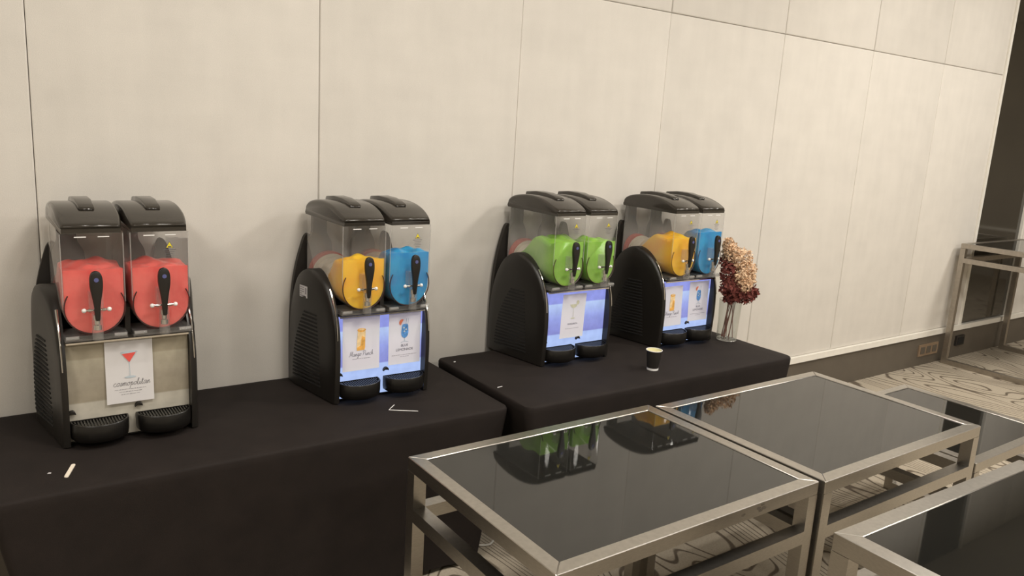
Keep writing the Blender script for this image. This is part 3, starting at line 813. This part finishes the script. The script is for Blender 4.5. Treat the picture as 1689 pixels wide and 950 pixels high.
def text_mesh(name, txt, size, cx, cz, y, m, parent):
    cu = bpy.data.curves.new(name, 'FONT'); cu.body = txt; cu.size = size; cu.align_x = 'CENTER'
    tmp = bpy.data.objects.new('tmp_text', cu); C.objects.link(tmp)
    dg = bpy.context.evaluated_depsgraph_get(); me = bpy.data.meshes.new_from_object(tmp.evaluated_get(dg))
    bpy.data.objects.remove(tmp, do_unlink=True); bpy.data.curves.remove(cu)
    for v in me.vertices: v.co = Vector((v.co.x+cx, y, v.co.y+cz))
    me.materials.clear()
    return link(name, me, m, parent)
def card(label, D, x, z0, w, h, kind, tilt=0.0, smalls=()):
    b = D.location
    t = thing('drink_card', label, 'card', (b.x+x, b.y-0.0065, b.z+z0), 0, 'printed drink cards')
    # slightly curled sheet with thickness
    bm = bmesh.new(); n = 8; R = []
    for k in range(n+1):
        z = h*k/n; y = -0.004*(1-k/n)**2-0.0005*math.sin(k*1.1)
        R.append([bm.verts.new((sx*w/2+tilt*z, y+dy, z)) for dy in (0, 0.0006) for sx in (-1, 1)])
    for A, B in zip(R, R[1:]):
        bm.faces.new((A[0], A[1], B[1], B[0])); bm.faces.new((A[2], B[2], B[3], A[3])); bm.faces.new((A[0], B[0], B[2], A[2])); bm.faces.new((A[1], A[3], B[3], B[1]))
    bm.faces.new(R[0][::-1] if False else (R[0][0], R[0][2], R[0][3], R[0][1])); bm.faces.new((R[-1][0], R[-1][1], R[-1][3], R[-1][2]))
    bmesh.ops.recalc_face_normals(bm, faces=bm.faces[:])
    finish('sheet', bm, 'paper', t, True, 60)
    Y = -0.0058
    def tl(p): return (p[0]+tilt*p[1], p[1])
    def fix(o):
        for v in o.data.vertices:
            v.co.x += tilt*v.co.z
            k = max(0, min(1, v.co.z/h)); v.co.y += 0.004-0.004*(1-k)**2+0.0006
        return o
    bm = bmesh.new()
    if kind == 'cosmo':
        poly(bm, [(-.024, .176), (.022, .18), (0, .145)], Y, 0)
        poly(bm, ell(0, .182, .027, .0045), Y+0.0002, 1)
        ribbon(bm, [(-.027, .181), (0, .145), (.027, .182)], .0009, Y-0.0002, 1)
        ribbon(bm, [(0, .146), (.001, .094)], .0018, Y, 1); poly(bm, ell(.001, .092, .018, .004), Y, 1)
        mats = ['ink_red', 'ink_glass']
    elif kind == 'mango':
        poly(bm, [(-.020, .085), (.014, .085), (.017, .095), (.018, .165), (-.017, .165), (-.021, .095)], Y, 1)
        poly(bm, [(-.019, .086), (.013, .086), (.016, .096), (.016, .138), (.002, .146), (-.004, .105), (-.019, .098)], Y-0.0002, 0)
        poly(bm, ell(0, .171, .019, .0085), Y-0.0002, 0); poly(bm, ell(.002, .174, .012, .004), Y-0.0004, 1)
        mats = ['ink_orange', 'ink_peach']
    elif kind == 'blue':
        poly(bm, catmull([(.0, .112), (-.012, .120), (-.017, .135), (-.015, .155), (-.012, .172), (0, .175), (.014, .172), (.016, .155), (.017, .135), (.012, .120), (.0, .112)], 2)[:-1], Y, 0)
        poly(bm, ell(-.014, .182, .014, .014, 14, math.radians(60), math.radians(240)), Y-0.0002, 1)
        for dx in (0.004, 0.013): ribbon(bm, [(dx, .170), (dx+.003, .198)], .002, Y-0.0002, 2)
        for q in ((-.005, .158), (.006, .150), (-.002, .142)): poly(bm, [(q[0]-.005, q[1]), (q[0], q[1]+.005), (q[0]+.005, q[1]), (q[0], q[1]-.004)], Y-0.0003, 2)
        ribbon(bm, [(0, .113), (0, .098)], .003, Y, 2); ribbon(bm, [(-.018, .094), (-.006, .0985), (.006, .0985), (.018, .094)], .002, Y, 2)
        mats = ['ink_blue', 'ink_coral', 'ink_glass']
    else:
        poly(bm, [(-.026, .168), (.022, .168), (.016, .157), (.004, .150), (-.006, .150), (-.018, .157)], Y, 0)
        poly(bm, ell(.022, .176, .009, .011), Y-0.0002, 1)
        ribbon(bm, [(-.001, .150), (-.001, .100)], .002, Y, 0); poly(bm, ell(-.001, .098, .014, .003), Y, 0)
        mats = ['ink_olive', 'ink_olive']
    bmesh.ops.recalc_face_normals(bm, faces=bm.faces[:])
    fix(finish('drink_picture', bm, mats, t))
    bm = bmesh.new()
    if kind == 'cosmo':
        st, L = script_strokes('cosmopolitan'); s = 0.118/L
        for q in st: ribbon(bm, [(-.054+p[0]*s, .062+p[1]*s+0.0) for p in q], .0011, Y, 0)
        rows = [(.049, .050), (.040, .036), (.031, .030)]
    elif kind == 'mango':
        st, L = script_strokes('Mango Punch'); s = 0.105/L
        for q in st: ribbon(bm, [(-.052+p[0]*s, .062+p[1]*s) for p in q], .0011, Y, 0)
        rows = [(.050, .040)]
    elif kind == 'blue':
        rows = [(.040, .060), (.032, .020)]
    else:
        rows = [(.047, .042)]
    rnd = random.Random(len(label))
    for z, hw in rows:
        x_ = -hw
        while x_ < hw:
            l = rnd.uniform(.005, .014); ribbon(bm, [(x_, z), (min(x_+l, hw), z+0.0003)], rnd.uniform(.0012, .0022), Y, 1); x_ += l+.0018
    bmesh.ops.recalc_face_normals(bm, faces=bm.faces[:])
    fix(finish('lettering', bm, ['ink', 'ink_soft'], t))
    if kind == 'blue':
        fix(text_mesh('title', 'BLUE', .015, 0, .076, Y, 'ink', t)); fix(text_mesh('title', 'LEMONADE', .0155, 0, .058, Y, 'ink', t))
    if kind == 'marg':
        fix(text_mesh('title', 'MARGARITA', .0115, 0, .066, Y, 'ink', t))
    return t
card('white cosmopolitan card with a red cocktail glass on the pink slush dispenser', D1, -0.002, 0.129, 0.151, 0.240, 'cosmo')
card('mango punch card with an orange drink on the dispenser with the white sticker', D2, -0.092, 0.128, 0.164, 0.226, 'mango')
card('blue lemonade card with orange slice on the dispenser with the white sticker', D2, 0.107, 0.131, 0.150, 0.234, 'blue')
card('narrow white margarita card on the lit panel of the green slush dispenser', D3, -0.024, 0.124, 0.148, 0.220, 'marg', 0.05)
card('mango punch card with an orange drink on the dispenser beside the flower vase', D4, -0.108, 0.112, 0.152, 0.222, 'mango', -0.03)
card('blue lemonade card with coral slice on the dispenser beside the flower vase', D4, 0.098, 0.124, 0.156, 0.224, 'blue', -0.02)

# ------------------------------------------------------------------ steel and black glass tables
def frame_table(label, x0, x1, y0, y1, H, t=0.045, drop=0.165, rot=0.0, runner=False, key='glass_table', dark=False, scuff=False, glass=True):
    cx, cy = (x0+x1)/2, (y0+y1)/2; hx, hy = (x1-x0)/2, (y1-y0)/2
    T = thing(key, label, 'table', (cx, cy, 0), rot, 'steel frame tables')
    st = 'steel_dark' if dark else 'steel'
    def bar(n, a, b, c, d, e, f): return bbox(n, a, b, c, d, e, f, st, T, 0.0025, 2)
    def mitre(n, z0, z1):
        for (ax, ay, bx, by) in ((-1,-1,1,-1), (1,-1,1,1), (1,1,-1,1), (-1,1,-1,-1)):
            bm = bmesh.new()
            o = [(ax*hx, ay*hy), (bx*hx, by*hy), (bx*(hx-t), by*(hy-t)), (ax*(hx-t), ay*(hy-t))]
            prism(bm, o, 2, z0, z1); bev(bm, 0.002, 1)
            yield finish(n, bm, st, T, True, 30)
    rails = list(mitre('top_rail', H-t, H))
    if scuff:
        for sx, sz, r in ((0.235, -0.018, 0.013), (0.252, -0.010, 0.010), (0.262, -0.022, 0.012), (0.245, -0.028, 0.010), (0.165, -0.022, 0.009)):
            bm = bmesh.new(); poly(bm, [(sx+r*random.uniform(.6, 1.3)*math.cos(a), H+sz+0.5*r*random.uniform(.5, 1.2)*math.sin(a)) for a in [k*PI/4 for k in range(8)]], -hy-0.0006, 0)
            bmesh.ops.recalc_face_normals(bm, faces=bm.faces[:])
            finish('scuff', bm, 'base_taupe', rails[0])['label'] = 'dark scuff mark'
    if glass: bbox('glass_top', -hx+t-0.002, hx-t+0.002, -hy+t-0.002, hy-t+0.002, H-0.013, H-0.003, 'black_glass', T)
    for sx in (-1, 1):
        for sy in (-1, 1):
            xa, xb = sorted((sx*hx, sx*(hx-t))); ya, yb = sorted((sy*hy, sy*(hy-t)))
            bar('leg', xa, xb, ya, yb, 0.0, H-t)
    z1 = H-drop; z0 = z1-t
    for sy in (-1, 1):
        ya, yb = sorted((sy*hy, sy*(hy-t))); bar('lower_rail', -hx+t, hx-t, ya, yb, z0, z1)
    for sx in (-1, 1):
        xa, xb = sorted((sx*hx, sx*(hx-t))); bar('lower_rail', xa, xb, -hy+t, hy-t, z0, z1)
        if runner: bar('floor_runner', xa, xb, -hy+t, hy-t, 0.0, t)
    return T
frame_table('steel table with black glass top and scuffed rail, reflecting the green dispenser', 1.116, 2.192, -1.972, -1.200, 0.795, scuff=True)
frame_table('steel table with black glass top pushed against the scuffed table', 2.209, 3.262, -1.985, -1.222, 0.795)
frame_table('low square steel table with black glass top tucked beside a higher one', 3.36, 4.15, -1.955, -1.222, 0.60, runner=True)
frame_table('steel table with black glass top facing the scuffed pair, reflecting the dark wall niche', 1.922, 3.02, -3.00, -2.205, 0.795, t=0.055, rot=math.radians(-1.5))
frame_table('tall bare steel frame table standing by the skirting in front of the dark niche', 7.085, 8.25, -0.84, -0.05, 1.085, t=0.042, drop=0.125, runner=True, key='high_table', dark=True)

# ------------------------------------------------------------------ paper cup, vase, flowers
t = thing('paper_cup', 'small black paper cup with cream inside standing on the higher buffet table', 'cup', (2.735, -0.69, ZR))
bm = bmesh.new(); lathe(bm, [(0.0285, 0.010), (0.0385, 0.099)], 28, cap0=False, cap1=False); finish('cup_wall', bm, 'black_matte', t, True)
bm = bmesh.new(); lathe(bm, [(0.0285, 0.0), (0.0292, 0.010), (0.026, 0.011), (0.026, 0.002)], 28, cap0=False); finish('base_ring', bm, 'white_plastic', t, True)
bm = bmesh.new(); lathe(bm, [(0.0378, 0.099), (0.0280, 0.012), (0.0, 0.0115)], 28, cap0=False, cap1=False); finish('cup_lining', bm, 'cup_in', t, True)
bm = bmesh.new(); tube(bm, [(0.0386*math.cos(a), 0.0386*math.sin(a), 0.0995) for a in [2*PI*k/28 for k in range(29)]], 0.0018, 6); finish('rim', bm, 'white_plastic', t, True)

VX, VY = 3.562, -0.46
vase = thing('glass_vase', 'clear glass cylinder vase holding dried flowers on the buffet table corner', 'vase', (VX, VY, ZR))
bm = bmesh.new(); lathe(bm, [(0.0, 0.0), (0.054, 0.0), (0.057, 0.004), (0.064, 0.235), (0.0625, 0.237), (0.061, 0.235), (0.054, 0.014), (0.0, 0.013)], 40, cap0=False, cap1=False); finish('vase_wall', bm, 'glass', vase, True, 60)
bm = bmesh.new(); tube(bm, [(0.0625*math.cos(a), 0.0625*math.sin(a), 0.236) for a in [2*PI*k/36 for k in range(37)]], 0.0018, 6); finish('vase_rim', bm, 'frosted', vase, True)
bm = bmesh.new(); tube(bm, [(0.054*math.cos(a), 0.054*math.sin(a), 0.004) for a in [2*PI*k/36 for k in range(37)]], 0.0035, 6); finish('vase_base', bm, 'frosted', vase, True)
camv = Vector((math.cos(YAW), -math.sin(YAW), 0))      # horizontal direction across the bouquet
depv = Vector((math.sin(YAW), math.cos(YAW), 0))
def bloom_bm(center, rad, n, size, rnd, curl, flat=1.0):
    bm = bmesh.new()
    for k in range(n):
        u = rnd.uniform(-1, 1); a = rnd.uniform(0, 2*PI); r = rnd.uniform(0.35, 1.0)**0.5
        d = Vector((math.sqrt(1-u*u)*math.cos(a), math.sqrt(1-u*u)*math.sin(a), u*flat))
        p = Vector(center)+Vector((d.x*rad[0], d.y*rad[1], d.z*rad[2]))*r
        nrm = (d+Vector((rnd.gauss(0, .5), rnd.gauss(0, .5), rnd.gauss(0, .5)))).normalized()
        e1 = nrm.orthogonal().normalized(); e2 = nrm.cross(e1); th = rnd.uniform(0, 2*PI)
        a1 = math.cos(th)*e1+math.sin(th)*e2; a2 = nrm.cross(a1); s = size*rnd.uniform(.6, 1.3)
        pts = [p, p+a1*s*.5+a2*s*.42+nrm*s*curl, p+a1*s*1.05+nrm*s*curl*1.8, p+a1*s*.5-a2*s*.42+nrm*s*curl]
        v = [bm.verts.new(q) for q in pts]
        bm.faces.new((v[0], v[1], v[2])); bm.faces.new((v[0], v[2], v[3]))
    return bm
def flower(label, group, across, deep, z, rad, n, size, m, seed, foot):
    rnd = random.Random(seed)
    f = thing('dried_flower', label, 'flower', (VX, VY, ZR+0.014), 0, group)
    deep -= 0.045; c = camv*across+depv*deep; c = Vector((c.x, c.y, z))
    b = camv*foot[0]+depv*foot[1]
    bm = bmesh.new(); neck = camv*(across*0.32+foot[0]*0.2)+depv*deep*0.3
    neck = Vector((neck.x, neck.y, 0.23)); L = math.hypot(neck.x, neck.y)
    if L > 0.045: neck.x *= .045/L; neck.y *= .045/L
    tube(bm, catmull([(b.x, b.y, 0.004), tuple((Vector((b.x, b.y, 0))*0.55+neck*0.5)[:2])+(0.12,), tuple(neck), tuple(c)], 4), 0.0026, 6, r1=0.0015)
    finish('stem', bm, 'stem', f, True)
    finish('bloom', bloom_bm(c, rad, n, size, rnd, 0.25), m, f)
BG = 'beige dried flower heads in the vase'; WG = 'wine red dried flower heads in the vase'
BL = 'beige feathery dried flower standing in the glass vase'; WL = 'wine red dried flower standing in the glass vase'
for i, (a, d, z, r) in enumerate([(-.035, .02, .49, (.05, .05, .065)), (.02, -.01, .47, (.06, .055, .06)), (.055, .0, .405, (.055, .05, .06)), (.02, -.03, .375, (.055, .05, .055)), (.075, .02, .35, (.04, .04, .05)), (-.06, .01, .53, (.03, .03, .05)), (.04, -.035, .325, (.045, .04, .045))]):
    flower(BL, BG, a, d, z, r, 620, 0.0125, 'bloom_beige', 10+i, (random.uniform(-.03, .03), random.uniform(-.03, .03)))
for i, (a, d, z, r) in enumerate([(-.05, -.02, .385, (.045, .042, .06)), (-.042, -.03, .315, (.05, .042, .05)), (-.02, -.035, .30, (.05, .045, .045)), (.055, -.02, .265, (.06, .05, .04)), (-.045, .03, .44, (.04, .04, .05)), (.09, -.01, .285, (.04, .04, .035)), (-.02, -.02, .255, (.045, .04, .03))]):
    flower(WL, WG, a, d, z, r, 300, 0.019, 'bloom_wine', 40+i, (random.uniform(-.03, .03), random.uniform(-.03, .03)))

# ------------------------------------------------------------------ small things left on the cloths and the floor
def stick(name, label, pts, z, r, m, cat, flat=True):
    c = Vector((pts[0][0], pts[0][1], z)); bm = bmesh.new()
    tube(bm, [(p[0]-c.x, p[1]-c.y, r+(p[2] if len(p) > 2 else 0)) for p in pts], r, 8)
    return tag(finish(name, bm, m, None, True, 40, c), label, cat)
bm = bmesh.new()
prism(bm, ell(0, 0, 0.007, 0.007, 8, 0, PI)[:0] + [(-.006, 0), (-.005, -.004), (0, -.006), (.005, -.004), (.006, 0), (.006, .085), (.004, .090), (0, .091), (-.004, .090), (-.006, .085)], 2, 0.0, 0.003)
o = finish('wooden_stirrer', bm, 'wood', None, False, 35, (0.208, -0.655, ZL)); o.rotation_euler = (0, 0, math.radians(-19))
tag(o, 'short pale wooden stirrer lying in front of the pink slush dispenser', 'stirrer')
stick('drinking_straw', 'thin bent white straw lying in front of the orange and blue dispenser', [(1.402, -.535, 0), (1.375, -.56, 0), (1.357, -.577, 0), (1.40, -.606, 0), (1.456, -.641, 0)], ZL, 0.0016, 'white_plastic', 'straw')
def scrap(label, x, y, z, l, w, a):
    bm = bmesh.new(); prism(bm, [(-l/2, -w/2), (l/2, -w*.3), (l*.45, w/2), (-l*.3, w*.6)], 2, 0.0, 0.0016)
    o = finish('paper_scrap', bm, 'paper', None, False, 35, (x, y, z)); o.rotation_euler = (0, 0, a)
    tag(o, label, 'scrap', 'paper scraps on the cloths')
scrap('tiny white paper scrap near the edge where the two cloth tables meet', 1.893, -.585, ZR, .03, .005, .1)
scrap('tiny white crumb of paper at the wall end of the higher buffet table', 1.90, -.185, ZR, .012, .008, .4)
scrap('tiny white crumb beside the wooden stirrer on the black cloth', 0.166, -.605, ZL, .010, .006, -.4)
bm = bmesh.new(); tube(bm, catmull([(0, 0, .006), (.03, -.05, .006), (.01, -.12, .006), (-.05, -.17, .006), (-.11, -.14, .006)], 6), 0.005, 8)
tag(finish('power_cable', bm, 'rubber', None, True, 40, (1.885, -.49, 0)), 'white power cable looped on the carpet between the two buffet tables', 'cable')
so = thing('wall_socket', 'wide tan socket plate set in the dark skirting beside the tall steel table', 'socket', (6.91, -0.004, 0.085))
bbox('face_plate', -0.165, 0.165, -0.008, 0.0, 0, 0.105, 'tan_plate', so, 0.003)
for x in (-0.1, 0.0, 0.1):
    bbox('outlet', x-0.035, x+0.035, -0.011, -0.006, 0.022, 0.083, 'base_taupe', so, 0.002)
so = thing('floor_box', 'small dark socket box on the skirting behind the tall steel table', 'socket', (7.46, -0.004, 0.115))
bbox('box_body', -0.075, 0.075, -0.018, 0.0, 0, 0.09, 'black_matte', so, 0.003); bbox('box_cover', -0.055, 0.055, -0.021, -0.017, 0.015, 0.075, 'slot', so, 0.001)
